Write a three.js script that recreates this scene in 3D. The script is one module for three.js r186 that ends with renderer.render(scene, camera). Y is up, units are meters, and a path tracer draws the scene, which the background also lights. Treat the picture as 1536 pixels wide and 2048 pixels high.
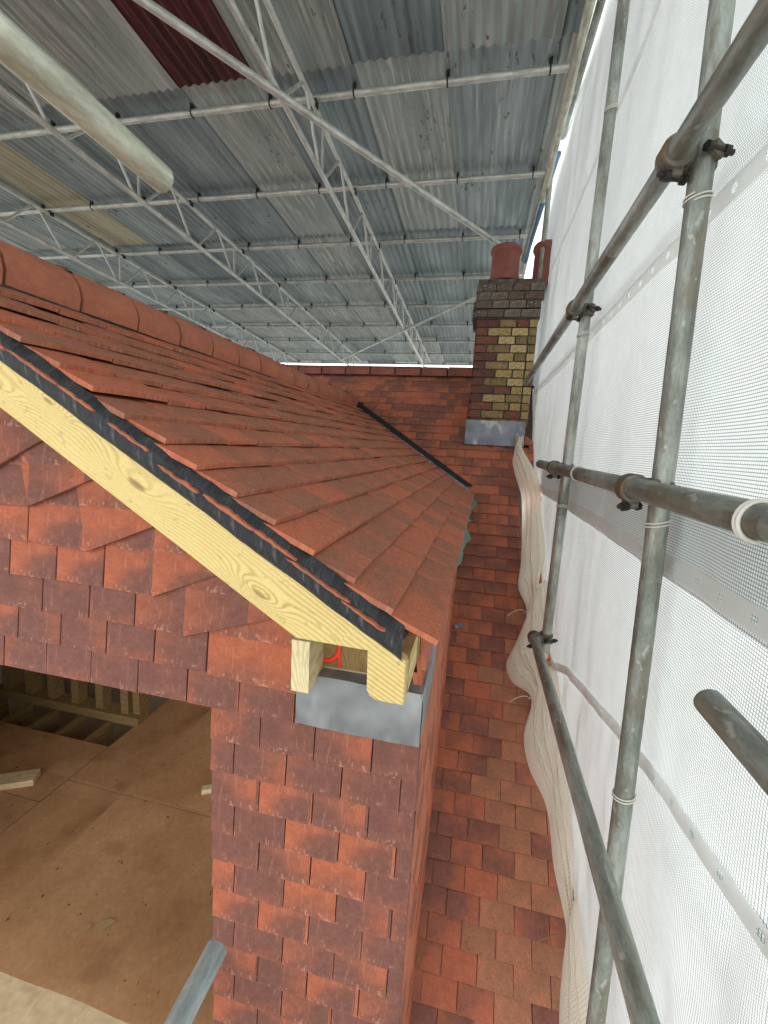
import * as THREE from 'three';
import { mergeGeometries } from 'three/addons/utils/BufferGeometryUtils.js';

// ---------------------------------------------------------------- camera, sky, sun, exposure
const scene = new THREE.Scene();
const R = Math.PI / 180;
const camera = new THREE.PerspectiveCamera(100.41, 768 / 1024, 0.02, 2000);
camera.position.set(0, 0, 0);
camera.rotation.order = 'YXZ';
camera.rotation.set(-8.939 * R, 12.0767 * R, 3.1189 * R);

const renderer = new THREE.WebGLRenderer({ antialias: true });
renderer.setSize(768, 1024);
renderer.toneMapping = THREE.LinearToneMapping;
renderer.toneMappingExposure = 3.0;
renderer.shadowMap.enabled = true;

{ // overcast sky: even white cloud, a little brighter overhead
  const w = 64, h = 32, d = new Float32Array(w * h * 4);
  for (let j = 0; j < h; j++) for (let i = 0; i < w; i++) {
    const el = ((j + 0.5) / h - 0.5) * Math.PI, k = (j * w + i) * 4;
    const s = Math.max(0, Math.sin(el)), L = el < 0 ? 0.8 : 0.95 + 0.35 * s;
    d[k] = L * 0.985; d[k + 1] = L; d[k + 2] = L * 1.01; d[k + 3] = 1;
  }
  const t = new THREE.DataTexture(d, w, h, THREE.RGBAFormat, THREE.FloatType);
  t.mapping = THREE.EquirectangularReflectionMapping; t.magFilter = THREE.LinearFilter; t.minFilter = THREE.LinearFilter;
  t.needsUpdate = true; scene.background = t; scene.environment = t; scene.environmentIntensity = 1;
}
const sun = new THREE.DirectionalLight(new THREE.Color(1, 0.97, 0.92), 1.2);
sun.position.set(14, 16, 9); sun.target.position.set(0, 0, -3); sun.castShadow = true; sun.shadow.radius = 28;
Object.assign(sun.shadow.camera, { left: -14, right: 14, top: 14, bottom: -14, near: 0.5, far: 60 });
sun.shadow.mapSize.set(2048, 2048);
scene.add(sun, sun.target);

// ---------------------------------------------------------------- helpers
let seed = 7;
const rnd = () => { seed = (seed * 1664525 + 1013904223) >>> 0; return seed / 4294967296; };
const rr = (a, b) => a + (b - a) * rnd();
const V3 = (x, y, z) => new THREE.Vector3(x, y, z);
const P = (x, y, d) => new THREE.Vector3(x, y, -d);               // d = metres in front of the photographer
const clamp = (x, a = 0, b = 1) => Math.min(b, Math.max(a, x));
const sst = (a, b, x) => { const t = clamp((x - a) / (b - a)); return t * t * (3 - 2 * t); };
const mix = (a, b, t) => a + (b - a) * t;
const mixc = (a, b, t) => [mix(a[0], b[0], t), mix(a[1], b[1], t), mix(a[2], b[2], t)];
function hash(i, j, s) { let n = Math.imul(i, 374761393) + Math.imul(j, 668265263) + Math.imul(s, 1442695041); n = Math.imul(n ^ (n >>> 13), 1274126177); return ((n ^ (n >>> 16)) >>> 0) / 4294967296; }
function vn(x, y, s = 0) { const i = Math.floor(x), j = Math.floor(y), u = x - i, v = y - j, a = u * u * (3 - 2 * u), b = v * v * (3 - 2 * v); return mix(mix(hash(i, j, s), hash(i + 1, j, s), a), mix(hash(i, j + 1, s), hash(i + 1, j + 1, s), a), b); }
function fbm(x, y, s = 0, o = 4) { let f = 0, a = 0.5, n = 0; for (let k = 0; k < o; k++) { f += a * vn(x, y, s + k * 17); n += a; x *= 2.03; y *= 2.03; a *= 0.5; } return f / n; }

function tex(w, h, fn, { srgb = true, rx = 1, ry = 1 } = {}) {
  const d = new Uint8Array(w * h * 4);
  for (let j = 0; j < h; j++) for (let i = 0; i < w; i++) {
    const c = fn((i + 0.5) / w, (j + 0.5) / h), k = (j * w + i) * 4;
    if (c.length) { d[k] = clamp(c[0], 0, 255); d[k + 1] = clamp(c[1], 0, 255); d[k + 2] = clamp(c[2], 0, 255); } else d[k] = d[k + 1] = d[k + 2] = clamp(c, 0, 255);
    d[k + 3] = 255;
  }
  const t = new THREE.DataTexture(d, w, h);
  t.wrapS = t.wrapT = THREE.RepeatWrapping; t.magFilter = THREE.LinearFilter; t.minFilter = THREE.LinearMipmapLinearFilter; t.generateMipmaps = true;
  if (srgb) t.colorSpace = THREE.SRGBColorSpace; t.repeat.set(rx, ry); t.needsUpdate = true; return t;
}
const std = (o) => new THREE.MeshStandardMaterial({ roughness: 0.85, metalness: 0, side: THREE.DoubleSide, ...o });

const used = {};
const numbered = (n) => { const k = used[n] = (used[n] ?? -1) + 1; return k ? n + '_' + String(k).padStart(3, '0') : n; };
function mesh(name, geo, mat, parent) {
  const m = new THREE.Mesh(geo, mat); m.castShadow = m.receiveShadow = true;
  m.name = parent ? name : numbered(name); (parent ?? scene).add(m); return m;
}
function group(name) { const g = new THREE.Group(); g.name = numbered(name); scene.add(g); return g; }
function tag(o, label, category, grp, kind) { Object.assign(o.userData, { label }); if (category) o.userData.category = category; if (grp) o.userData.group = grp; if (kind) o.userData.kind = kind; return o; }
function structure(o, label) { o.userData.kind = 'structure'; if (label) o.userData.label = label; return o; }

// box between two corners, uv in metres
function box(x0, x1, y0, y1, z0, z1) {
  const g = new THREE.BoxGeometry(Math.abs(x1 - x0), Math.abs(y1 - y0), Math.abs(z1 - z0));
  g.translate((x0 + x1) / 2, (y0 + y1) / 2, (z0 + z1) / 2); return uvBox(g);
}
function uvBox(g) {
  const p = g.attributes.position, n = g.attributes.normal, u = g.attributes.uv;
  for (let i = 0; i < p.count; i++) {
    const ax = Math.abs(n.getX(i)), ay = Math.abs(n.getY(i)), az = Math.abs(n.getZ(i));
    if (ax >= ay && ax >= az) u.setXY(i, p.getZ(i), p.getY(i)); else if (ay >= az) u.setXY(i, p.getX(i), p.getZ(i)); else u.setXY(i, p.getX(i), p.getY(i));
  }
  return g;
}
// prism: outline in (a,b) extruded by t along c; basis O,U,V,N
function prism(pts, t, bevel = 0) {
  const s = new THREE.Shape(pts.map(([x, y]) => new THREE.Vector2(x, y)));
  const g = new THREE.ExtrudeGeometry(s, { depth: t, bevelEnabled: bevel > 0, bevelSize: bevel, bevelThickness: bevel, bevelSegments: 1, bevelOffset: -bevel, steps: 1 });
  return g;
}
// hollow tube between two points, uv in metres (u round, v along)
function tubeGeo(p0, p1, r = 0.02415, seg = 18, wall = 0.004, capped = true) {
  const L = p0.distanceTo(p1), gs = [];
  const c = new THREE.CylinderGeometry(r, r, L, seg, Math.max(1, Math.round(L / 0.5)), true); gs.push(c);
  if (capped) {
    const i = new THREE.CylinderGeometry(r - wall, r - wall, L, seg, 1, true); gs.push(i);
    for (const s of [-1, 1]) { const g = new THREE.RingGeometry(r - wall, r, seg, 1); g.rotateX(-s * Math.PI / 2); g.translate(0, s * L / 2, 0); gs.push(g); }
  }
  gs.forEach((g) => { const u = g.attributes.uv; for (let k = 0; k < u.count; k++) u.setXY(k, u.getX(k), u.getY(k) * L); });
  const g = mergeGeometries(gs.map((q) => q.toNonIndexed()));
  g.applyQuaternion(new THREE.Quaternion().setFromUnitVectors(V3(0, 1, 0), p1.clone().sub(p0).normalize()));
  g.translate((p0.x + p1.x) / 2, (p0.y + p1.y) / 2, (p0.z + p1.z) / 2); return g;
}
// grid surface from a function
function sheetGeo(nu, nv, fn, us = 1, vs = 1) {
  const pos = [], uv = [], idx = [];
  for (let j = 0; j <= nv; j++) for (let i = 0; i <= nu; i++) { const p = fn(i / nu, j / nv); pos.push(p.x, p.y, p.z); if (p.uv) uv.push(p.uv[0], p.uv[1]); else uv.push(i / nu * us, j / nv * vs); }
  for (let j = 0; j < nv; j++) for (let i = 0; i < nu; i++) { const a = j * (nu + 1) + i, b = a + 1, c = a + nu + 1, d = c + 1; idx.push(a, b, d, a, d, c); }
  const g = new THREE.BufferGeometry(); g.setAttribute('position', new THREE.Float32BufferAttribute(pos, 3)); g.setAttribute('uv', new THREE.Float32BufferAttribute(uv, 2)); g.setIndex(idx); g.computeVertexNormals(); return g;
}
function basisMatrix(U, V, N, O) { return new THREE.Matrix4().makeBasis(U, V, N).setPosition(O); }

// ---------------------------------------------------------------- materials
// clay tile: blended kiln colours, sand facing, scuffs along the tail (v = 0)
function clay(s, dark, light, amt, { sand = 14, scuff = 0.5, side = 0, grime = 0, gcol = [120, 105, 80] } = {}) {
  return tex(112, 128, (u, v) => {
    const n = fbm(u * 1.3 + s, v * 1.2, s, 3), e = side ? (side > 0 ? u : 1 - u) : 0.5;
    let m = sst(0.5 - 0.34, 0.5 + 0.42, n + (amt - 0.5) + (side ? (e - 0.5) * 0.7 : 0));
    let c = mixc(dark, light, m);
    const g = (fbm(u * 40, v * 46, s + 3, 2) - 0.5) * sand * 2 + (fbm(u * 9, v * 9, s + 5, 3) - 0.5) * 22;
    c = [c[0] + g, c[1] + g * 0.8, c[2] + g * 0.7];
    const sc = sst(0.62, 0.8, fbm(u * 26 + s, v * 9, s + 9, 3)) * sst(0.30, 0.02, v) * scuff;
    c = mixc(c, [205, 150, 125], sc * 0.7);
    const st = sst(0.70, 0.82, fbm(u * 34, v * 3, s + 11, 2)) * 0.35 * scuff; c = mixc(c, [196, 128, 104], st);
    if (grime) { const q = sst(0.45, 0.75, fbm(u * 7, v * 7, s + 21, 4)) * grime; c = mixc(c, gcol, q); const l = sst(0.68, 0.76, fbm(u * 14, v * 14, s + 31, 3)) * grime; c = mixc(c, [96, 80, 62], l * 0.6); }
    return c;
  });
}
const clayBump = tex(128, 128, (u, v) => 128 + (fbm(u * 50, v * 50, 2, 3) - 0.5) * 150 + (fbm(u * 6, v * 6, 4, 2) - 0.5) * 120, { srgb: false });
const clayMat = (t) => std({ map: t, bumpMap: clayBump, bumpScale: 0.0012, roughness: 0.82 });
const wallTileMats = [], roofTileMats = [], mainTileMats = [], oldTileMats = [];
for (let k = 0; k < 9; k++) wallTileMats.push(clayMat(clay(11 + k * 7, [120, 76, 65], [174, 95, 65], [0.16, 0.28, 0.48, 0.1, 0.36, 0.28, 0.1, 0.66, 0.18][k], { side: [0, 1, -1, 0, 1, -1, 0, 0, -1][k], scuff: 1, sand: 9 })));
for (let k = 0; k < 8; k++) roofTileMats.push(clayMat(clay(111 + k * 7, [164, 106, 82], [198, 111, 80], [0.25, 0.5, 0.3, 0.8, 0.35, 0.6, 0.2, 0.45][k], { side: [0, 1, 0, 0, -1, 0, 0, 0][k], scuff: 0.95, sand: 18 })));
for (let k = 0; k < 8; k++) mainTileMats.push(clayMat(clay(211 + k * 7, [136, 89, 76], [186, 109, 80], [0.3, 0.6, 0.8, 0.2, 0.5, 0.7, 0.4, 0.15][k], { side: [0, 1, 0, -1, 0, 0, 1, 0][k], scuff: 0.6, sand: 10 })));
for (let k = 0; k < 4; k++) oldTileMats.push(clayMat(clay(311 + k * 7, [160, 110, 86], [188, 124, 94], 0.5, { scuff: 0.8, sand: 16, grime: 0.4, gcol: [160, 124, 88] })));
const ridgeMats = [0, 1, 2].map((k) => clayMat(clay(411 + k * 7, [166, 101, 78], [190, 114, 86], 0.5, { scuff: 0.25, sand: 8 })));
const mainRidgeMats = [0, 1].map((k) => clayMat(clay(441 + k * 7, [122, 74, 64], [150, 86, 70], 0.5, { scuff: 0.3, sand: 8 })));

const woodTex = (s, base, line, knots) => tex(1024, 160, (u, v) => {
  const x = u * 8, y = v;
  let f = y * 20 + fbm(x * 0.5, y * 0.9, s, 3) * 5.5 + x * 0.3, kn = 0;
  for (const [kx, ky, kr] of knots) { const dx = (x - kx) / (kr * 3.2), dy = (y - ky) / kr, q = Math.exp(-(dx * dx + dy * dy)); f += q * 6; kn = Math.max(kn, sst(0.9, 0.99, q) * (0.4 + 0.6 * vn(kx * 9, y * 40, s))); }
  const w = Math.pow(0.5 + 0.5 * Math.sin(f * 6.283), 3), fine = fbm(x * 30, y * 160, s + 4, 2) - 0.5;
  let c = mixc(base, line, w * 0.46 * (0.2 + 1.1 * fbm(x, y * 3, s + 8, 2)));
  c = c.map((q) => q + fine * 22); c = mixc(c, [112, 82, 44], kn * 0.6);
  const dirt = sst(0.72, 0.8, fbm(x * 9, y * 14, s + 20, 3)); return mixc(c, [140, 118, 74], dirt * 0.22);
});
const knots = [[1.3, 0.62, 0.05], [2.55, 0.42, 0.15], [3.35, 0.66, 0.10], [4.9, 0.5, 0.17], [5.6, 0.7, 0.04], [6.9, 0.36, 0.12]];
const bargeMat = std({ map: woodTex(5, [231, 206, 138], [146, 114, 54], knots), roughness: 0.75 });
const timberMat = std({ map: woodTex(9, [228, 212, 168], [165, 140, 88], [[2.2, 0.5, 0.1], [5.1, 0.4, 0.1]]), roughness: 0.8 });
const oldTimberMat = std({ map: woodTex(19, [150, 122, 78], [104, 80, 46], [[1.2, 0.5, 0.1], [5.9, 0.4, 0.1]]), roughness: 0.85 });
const endGrainMat = std({ map: tex(128, 128, (u, v) => { const r = Math.hypot(u - 0.2, v + 0.4) * 40, w = Math.pow(0.5 + 0.5 * Math.sin(r * 3 + fbm(u * 4, v * 4, 3) * 3), 2), c = sst(0.66, 0.74, fbm(u * 30, v * 6, 8, 3)); return mixc(mixc([226, 204, 148], [188, 158, 96], w * 0.5), [90, 66, 36], c * 0.6); }), roughness: 0.9 });
const bedMat = std({ map: tex(512, 96, (u, v) => { const n = fbm(u * 24, v * 5, 3, 4), g = sst(0.56, 0.8, fbm(u * 9, v * 2.2, 13, 3)); const b = 44 + (n - 0.5) * 46; return mixc([b * 0.92, b * 0.98, b * 1.06], [124, 124, 120], g * 0.7); }), bumpMap: clayBump, bumpScale: 0.003, roughness: 0.7 });
const blackMat = std({ map: tex(64, 64, (u, v) => { const b = 28 + fbm(u * 10, v * 10, 5) * 22; return [b, b, b * 1.04]; }), roughness: 0.75 });
const leadMat = std({ map: tex(256, 256, (u, v) => { const n = fbm(u * 5, v * 5, 7, 5), q = fbm(u * 16, v * 16, 17, 3); const w = sst(0.55, 0.75, fbm(u * 9, v * 3, 57, 4)), b = 142 + (n - 0.5) * 110 + (q - 0.5) * 30; return mixc([b * 0.98, b, b * 1.01], [196, 198, 194], w * 0.4); }), bumpMap: clayBump, bumpScale: 0.0015, roughness: 0.6, metalness: 0.15 });
const oldLeadMat = std({ map: tex(256, 256, (u, v) => { const n = fbm(u * 6, v * 6, 27, 5), w = sst(0.56, 0.75, fbm(u * 10, v * 4, 37, 4)); const b = 128 + (n - 0.5) * 90; return mixc([b * 0.95, b, b * 1.06], [206, 208, 205], w * 0.75); }), bumpMap: clayBump, bumpScale: 0.002, roughness: 0.7, metalness: 0.05 });
const membraneMat = std({ map: tex(64, 64, (u, v) => { const b = fbm(u * 14, v * 14, 4) * 30; return [66 + b, 104 + b, 90 + b]; }), roughness: 0.7 });
const paintMat = std({ color: '#ff4a2c', roughness: 0.6 });
const galv = (s, base, dirt = 0.3) => std({ map: tex(128, 512, (u, v) => { const n = fbm(u * 12, v * 16, s, 4), l = fbm(u * 2, v * 5, s + 5, 3), k = sst(0.52, 0.72, fbm(u * 4, v * 9, s + 9, 4)), sp = sst(0.77, 0.81, fbm(u * 9, v * 30, s + 41, 3)); const g = (n - 0.5) * 56 + (l - 0.5) * 64 + (fbm(u * 60, v * 120, s + 30, 2) - 0.5) * 26; return mixc(mixc([base[0] + g, base[1] + g, base[2] + g], [104, 92, 72], k * dirt), [206, 202, 192], sp * 0.55); }), bumpMap: clayBump, bumpScale: 0.0008, roughness: 0.52, metalness: 0.45 });
const tubeMats = [galv(31, [150, 156, 148]), galv(47, [140, 146, 138], 0.45), galv(63, [160, 164, 154], 0.25)];
const paleTubeMat = galv(81, [196, 197, 180], 0.2);
const lowTubeMat = galv(85, [158, 170, 172], 0.2);
const beamMat = galv(91, [206, 209, 204], 0.12);
const blueTubeMat = galv(95, [92, 118, 156], 0.1);
const couplerMat = std({ map: tex(128, 128, (u, v) => { const n = fbm(u * 9, v * 9, 61, 4), k = sst(0.5, 0.7, fbm(u * 5, v * 5, 67, 3)); const b = 112 + (n - 0.5) * 60; return mixc([b, b * 0.98, b * 0.88], [104, 74, 48], k * 0.6); }), bumpMap: clayBump, bumpScale: 0.001, roughness: 0.6, metalness: 0.4 });
const darkSteelMat = std({ color: '#3a3733', roughness: 0.6, metalness: 0.5 });
const cordMat = std({ color: '#d9d6cc', roughness: 0.8 });
const strawCordMat = std({ color: '#a3835a', roughness: 0.85 });
const corrTex = (s, base, streak, amt) => tex(192, 512, (u, v) => {
  const n = fbm(u * 30, v * 5, s, 4), l = fbm(u * 3, v * 3, s + 5, 3), w = sst(0.56, 0.74, fbm(u * 44, v * 6, s + 9, 3)) * sst(0.35, 0.65, fbm(u * 4, v * 3, s + 15, 3));
  const k = sst(0.74, 0.8, fbm(u * 34, v * 34, s + 19, 3)) * sst(0.5, 0.7, fbm(u * 3, v * 3, s + 29, 2));
  const g = (n - 0.5) * 46 + (l - 0.5) * 50; let c = mixc([base[0] + g, base[1] + g, base[2] + g], streak, w * amt); return mixc(c, [74, 58, 44], k * 0.7);
});
const corr = (s, b, st, a) => std({ map: corrTex(s, b, st, a), roughness: 0.55, metalness: 0.35 });
const corrMats = [corr(3, [148, 160, 162], [206, 210, 206], 0.55), corr(13, [130, 144, 147], [196, 200, 200], 0.3), corr(23, [160, 169, 167], [214, 214, 206], 0.7), corr(33, [120, 134, 138], [186, 192, 192], 0.25), corr(43, [154, 162, 159], [216, 212, 200], 0.8)];
const maroonMat = corr(53, [78, 26, 34], [170, 120, 116], 0.25), creamMat = corr(63, [178, 172, 150], [214, 208, 188], 0.5);
const potMat = clayMat(clay(501, [118, 68, 60], [142, 84, 72], 0.5, { scuff: 0.2, sand: 8 }));
const brickTex = (s, a, b, pit) => tex(128, 64, (u, v) => { const n = fbm(u * 6, v * 4, s, 4), q = sst(0.6, 0.72, fbm(u * 18, v * 10, s + 5, 3)); const g = (fbm(u * 30, v * 16, s + 8, 2) - 0.5) * 34; let c = mixc(a, b, n); return mixc(c.map((t) => t + g), pit, q * 0.7); });
const brick = (s, a, b, p) => std({ map: brickTex(s, a, b, p), bumpMap: clayBump, bumpScale: 0.004, roughness: 0.92 });
const yellowBrickMats = [brick(3, [170, 148, 98], [198, 176, 124], [90, 74, 44]), brick(9, [146, 124, 82], [182, 158, 106], [72, 60, 40]), brick(15, [118, 98, 66], [156, 132, 86], [66, 54, 38]), brick(17, [104, 86, 58], [150, 128, 84], [58, 48, 34])];
const brownBrickMats = [brick(21, [84, 54, 48], [112, 70, 58], [52, 40, 36]), brick(27, [104, 66, 54], [136, 82, 64], [60, 46, 40])];
const sootBrickMats = [brick(33, [82, 72, 62], [116, 106, 92], [172, 170, 160]), brick(39, [64, 54, 50], [96, 84, 74], [190, 190, 180]), brick(45, [84, 70, 60], [112, 96, 82], [58, 50, 44])];
const mortarMat = std({ map: tex(128, 128, (u, v) => { const b = 78 + (fbm(u * 20, v * 20, 3, 4) - 0.5) * 70; return [b * 1.05, b * 0.98, b * 0.85]; }), roughness: 0.95 });
const flaunchMat = std({ map: tex(128, 64, (u, v) => { const l = sst(0.5, 0.62, fbm(u * 6, v * 4, 44, 4) + (u - 0.5) * 0.35), b = 140 + (fbm(u * 20, v * 12, 3, 4) - 0.5) * 90; return mixc([b, b * 0.96, b * 0.86], [178, 144, 44], l); }), bumpMap: clayBump, bumpScale: 0.006, roughness: 0.95 });
// reinforced sheeting: woven grid of threads in white film
const netTex = (line, film, s) => tex(512, 512, (u, v) => {
  const a = Math.abs(((u * 32) % 1) - 0.5) * 2, b = Math.abs(((v * 32) % 1) - 0.5) * 2; const t = Math.max(sst(0.72, 0.86, a), sst(0.72, 0.86, b));
  const n = (fbm(u * 6, v * 6, s, 3) - 0.5) * 12; return mixc([film[0] + n, film[1] + n, film[2] + n], line, t);
});
const film = (line, fcol, s, tr, rep) => { const t = netTex(line, fcol, s); t.repeat.set(rep, rep); return new THREE.MeshPhysicalMaterial({ map: t, roughness: 1, metalness: 0, transmission: tr, thickness: 0, side: THREE.DoubleSide }); };
const netMat = film([124, 132, 130], [238, 244, 244], 3, 0.365, 1 / 0.225);
const bandMat = film([212, 206, 196], [228, 224, 215], 9, 0.42, 1 / 0.272);
const clothMat = film([222, 212, 190], [252, 248, 236], 13, 0.6, 1 / 0.36);
const chipTex = tex(512, 512, (u, v) => { const n = fbm(u * 70, v * 70, 3, 3), l = fbm(u * 4, v * 4, 13, 4), sp = sst(0.72, 0.8, fbm(u * 24, v * 24, 23, 3)), d = sst(0.6, 0.85, fbm(u * 3 + 5, v * 3, 33, 4)); const g = (n - 0.5) * 20 + (l - 0.5) * 44; let c = [190 + g, 144 + g, 102 + g]; c = mixc(c, [214, 190, 156], sp * 0.18); c = mixc(c, [120, 76, 48], d * 0.55); const k2 = sst(0.82, 0.86, fbm(u * 34, v * 34, 43, 3)); return mixc(c, [84, 58, 40], k2 * 0.8); });
const chipMat = std({ map: chipTex, roughness: 0.8 });
const boardMat = std({ map: tex(512, 512, (u, v) => { const n = fbm(u * 8, v * 60, 3, 4), q = fbm(u * 60, v * 60, 8, 2); const g = (n - 0.5) * 34 + (q - 0.5) * 30; return [214 + g, 188 + g, 148 + g]; }), bumpMap: clayBump, bumpScale: 0.002, roughness: 0.9 });
const plasterMat = std({ color: '#bcaa90', roughness: 0.95 });
const voidMat = std({ color: '#a8957a', roughness: 0.95 });
const deckMat = std({ color: '#5a4a3c', roughness: 0.95 });

// ---------------------------------------------------------------- setting: ground and house body
{
  const g = new THREE.PlaneGeometry(1600, 1600); g.rotateX(-Math.PI / 2); g.translate(0, -6.6, 0);
  const u = g.attributes.uv; for (let i = 0; i < u.count; i++) u.setXY(i, u.getX(i) * 400, u.getY(i) * 400);
  structure(mesh('ground', g, std({ map: tex(256, 256, (a, b) => { const n = fbm(a * 12, b * 12, 3, 5); const c = 120 + (n - 0.5) * 60; return [c, c * 0.99, c * 0.95]; }), roughness: 0.95 })), 'grey ground far below the scaffold');
}

// ---------------------------------------------------------------- clay tiles
const TILT = 0.112, TH = 0.0125;
function tileGeo(a0t, a1t, a0h, a1h, l, { camber = 0.003, cross = 0.001, j = 0.0012, na = 3, nb = 2 } = {}) {
  const pos = [], uv = [], nor = [], top = [];
  const w = Math.max(a1t - a0t, 0.02), jt = [rr(-j, j), rr(-j, j), rr(-j, j), rr(-j, j)], tl = [rr(-j, j) * 1.6, rr(-j, j) * 1.6], uo = rnd(), off = (a1t - a0t) > 0.22 ? 0 : 0;
  const pt = (i, k) => {
    const s = i / na, q = k / nb, a = mix(mix(a0t + jt[0], a1t + jt[1], s), mix(a0h + jt[2], a1h + jt[3], s), q), b = q * l + (1 - q) * mix(tl[0], tl[1], s);
    const c = TH + camber * 4 * q * (1 - q) - cross * 4 * (s - 0.5) * (s - 0.5);
    return [a, b, c];
  };
  for (let k = 0; k <= nb; k++) { top.push([]); for (let i = 0; i <= na; i++) top[k].push(pt(i, k)); }
  const UV = (p) => [(p[0] - a0t) / Math.max(w, 0.14) + uo * 0.06, p[1] / 0.125];
  const tri = (a, b, c) => { for (const p of [a, b, c]) { pos.push(...p); uv.push(...UV(p)); } };
  const quad = (a, b, c, d) => { tri(a, b, c); tri(a, c, d); };
  const low = (p) => [p[0], p[1], p[2] - TH];
  for (let k = 0; k < nb; k++) for (let i = 0; i < na; i++) quad(top[k][i], top[k][i + 1], top[k + 1][i + 1], top[k + 1][i]);
  for (let i = 0; i < na; i++) quad(low(top[0][i]), low(top[0][i + 1]), top[0][i + 1], top[0][i]);
  for (let k = 0; k < nb; k++) { quad(low(top[k + 1][0]), low(top[k][0]), top[k][0], top[k + 1][0]); quad(low(top[k][na]), low(top[k + 1][na]), top[k + 1][na], top[k][na]); }
  quad(low(top[nb][0]), low(top[nb][na]), low(top[0][na]), low(top[0][0]));
  const g = new THREE.BufferGeometry();
  g.setAttribute('position', new THREE.Float32BufferAttribute(pos, 3)); g.setAttribute('uv', new THREE.Float32BufferAttribute(uv, 2)); g.computeVertexNormals(); return g;
}
const TL = 0.2;                                                    // tile length modelled (head hidden under the next two courses)
const shapes = {};
function sharedTile(w, kind = '') { const key = kind + w.toFixed(3); if (!shapes[key]) shapes[key] = [0, 1, 2, 3, 4].map(() => tileGeo(-w / 2, w / 2, -w / 2, w / 2, TL, kind === 'flat' ? { camber: 0.001, cross: 0.0004, j: 0.0008 } : {})); return shapes[key][Math.floor(rnd() * 5)]; }
const tileCount = new Map();
// lays courses on the plane O + u U + s V;  span(s) -> [u0,u1] or null;  pick(u,s,row) -> material
function layTiles({ parent, O, U, V, rows, gauge, width, span, pick, phase = 0, name = 'tile', kind = '', cap = 300, lift = 0, row0 = 0, jitter = 1, tilt = TILT, loose = 0, firstWide = false }) {
  U = U.clone().normalize(); V = V.clone().normalize(); const N = U.clone().cross(V).normalize();
  const V2 = V.clone().multiplyScalar(Math.cos(tilt)).addScaledVector(N, -Math.sin(tilt)), N2 = U.clone().cross(V2).normalize();
  const rest = []; let made = tileCount.get(parent.uuid + name) ?? 0;
  for (let r = row0; r < rows; r++) {
    const s = r * gauge + (jitter ? rr(-0.0015, 0.0015) : 0), sp = span(s, r), sh = span(s + TL, r); if (!sp) continue;
    let [u0, u1] = sp, [h0, h1] = sh && (sh[1] - sh[0]) > 0.01 ? sh : sp;
    const ofs = ((r % 2) * 0.5 + phase) * width;
    const k0 = Math.floor((u0 - ofs) / width), k1 = Math.ceil((u1 - ofs) / width);
    for (let k = k0; k < k1; k++) {
      let a = k * width + ofs, b = a + width - 0.0035;
      if (firstWide && k === k0) { if (b - u0 < width * 0.75) { continue; } a = u0; }
      else if (firstWide && k === k0 + 1 && (k0 * width + ofs + width - 0.0035 - u0) < width * 0.75) a = u0;
      if (b < u0 + 0.012 || a > u1 - 0.012) continue;
      const cut = a < u0 || b > u1 || a < h0 || b > h1 || Math.abs(b - a - width) > 0.01;
      let g, c;
      if (cut) { const a0 = Math.max(a, u0), a1 = Math.min(b, u1), b0 = Math.max(a, h0), b1 = Math.max(b0 + 0.004, Math.min(b, h1)); c = (a0 + a1) / 2; g = tileGeo(a0 - c, a1 - c, b0 - c, b1 - c, TL); }
      else { c = (a + b) / 2; g = sharedTile(width - 0.0035, kind); }
      const pos = O.clone().addScaledVector(U, c).addScaledVector(V, s).addScaledVector(N, lift - 0.006 + rr(0, 0.0025) * jitter + loose * rnd() * rnd());
      const m = basisMatrix(U, V2, N2, pos); const t = rr(-0.008, 0.008) * jitter; m.multiply(new THREE.Matrix4().makeRotationX(t)).multiply(new THREE.Matrix4().makeRotationZ(rr(-0.006, 0.006) * jitter)).multiply(new THREE.Matrix4().makeRotationY(rr(-0.01, 0.01) * jitter));
      const mat = pick(c, s, r, k);
      if (made < cap) { const q = mesh(made ? name + '_' + String(made).padStart(3, '0') : name, g, mat, parent); q.applyMatrix4(m); made++; } else rest.push([g.clone().applyMatrix4(m), mat]);
    }
  }
  tileCount.set(parent.uuid + name, made);
  const by = new Map(); for (const [g, m] of rest) { if (!by.has(m)) by.set(m, []); by.get(m).push(g); }
  for (const [m, gs] of by) { const q = mesh('tile_field', mergeGeometries(gs), m, parent); q.userData.kind = 'stuff'; }
}
const any = (a) => a[Math.floor(rnd() * a.length)];

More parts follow.
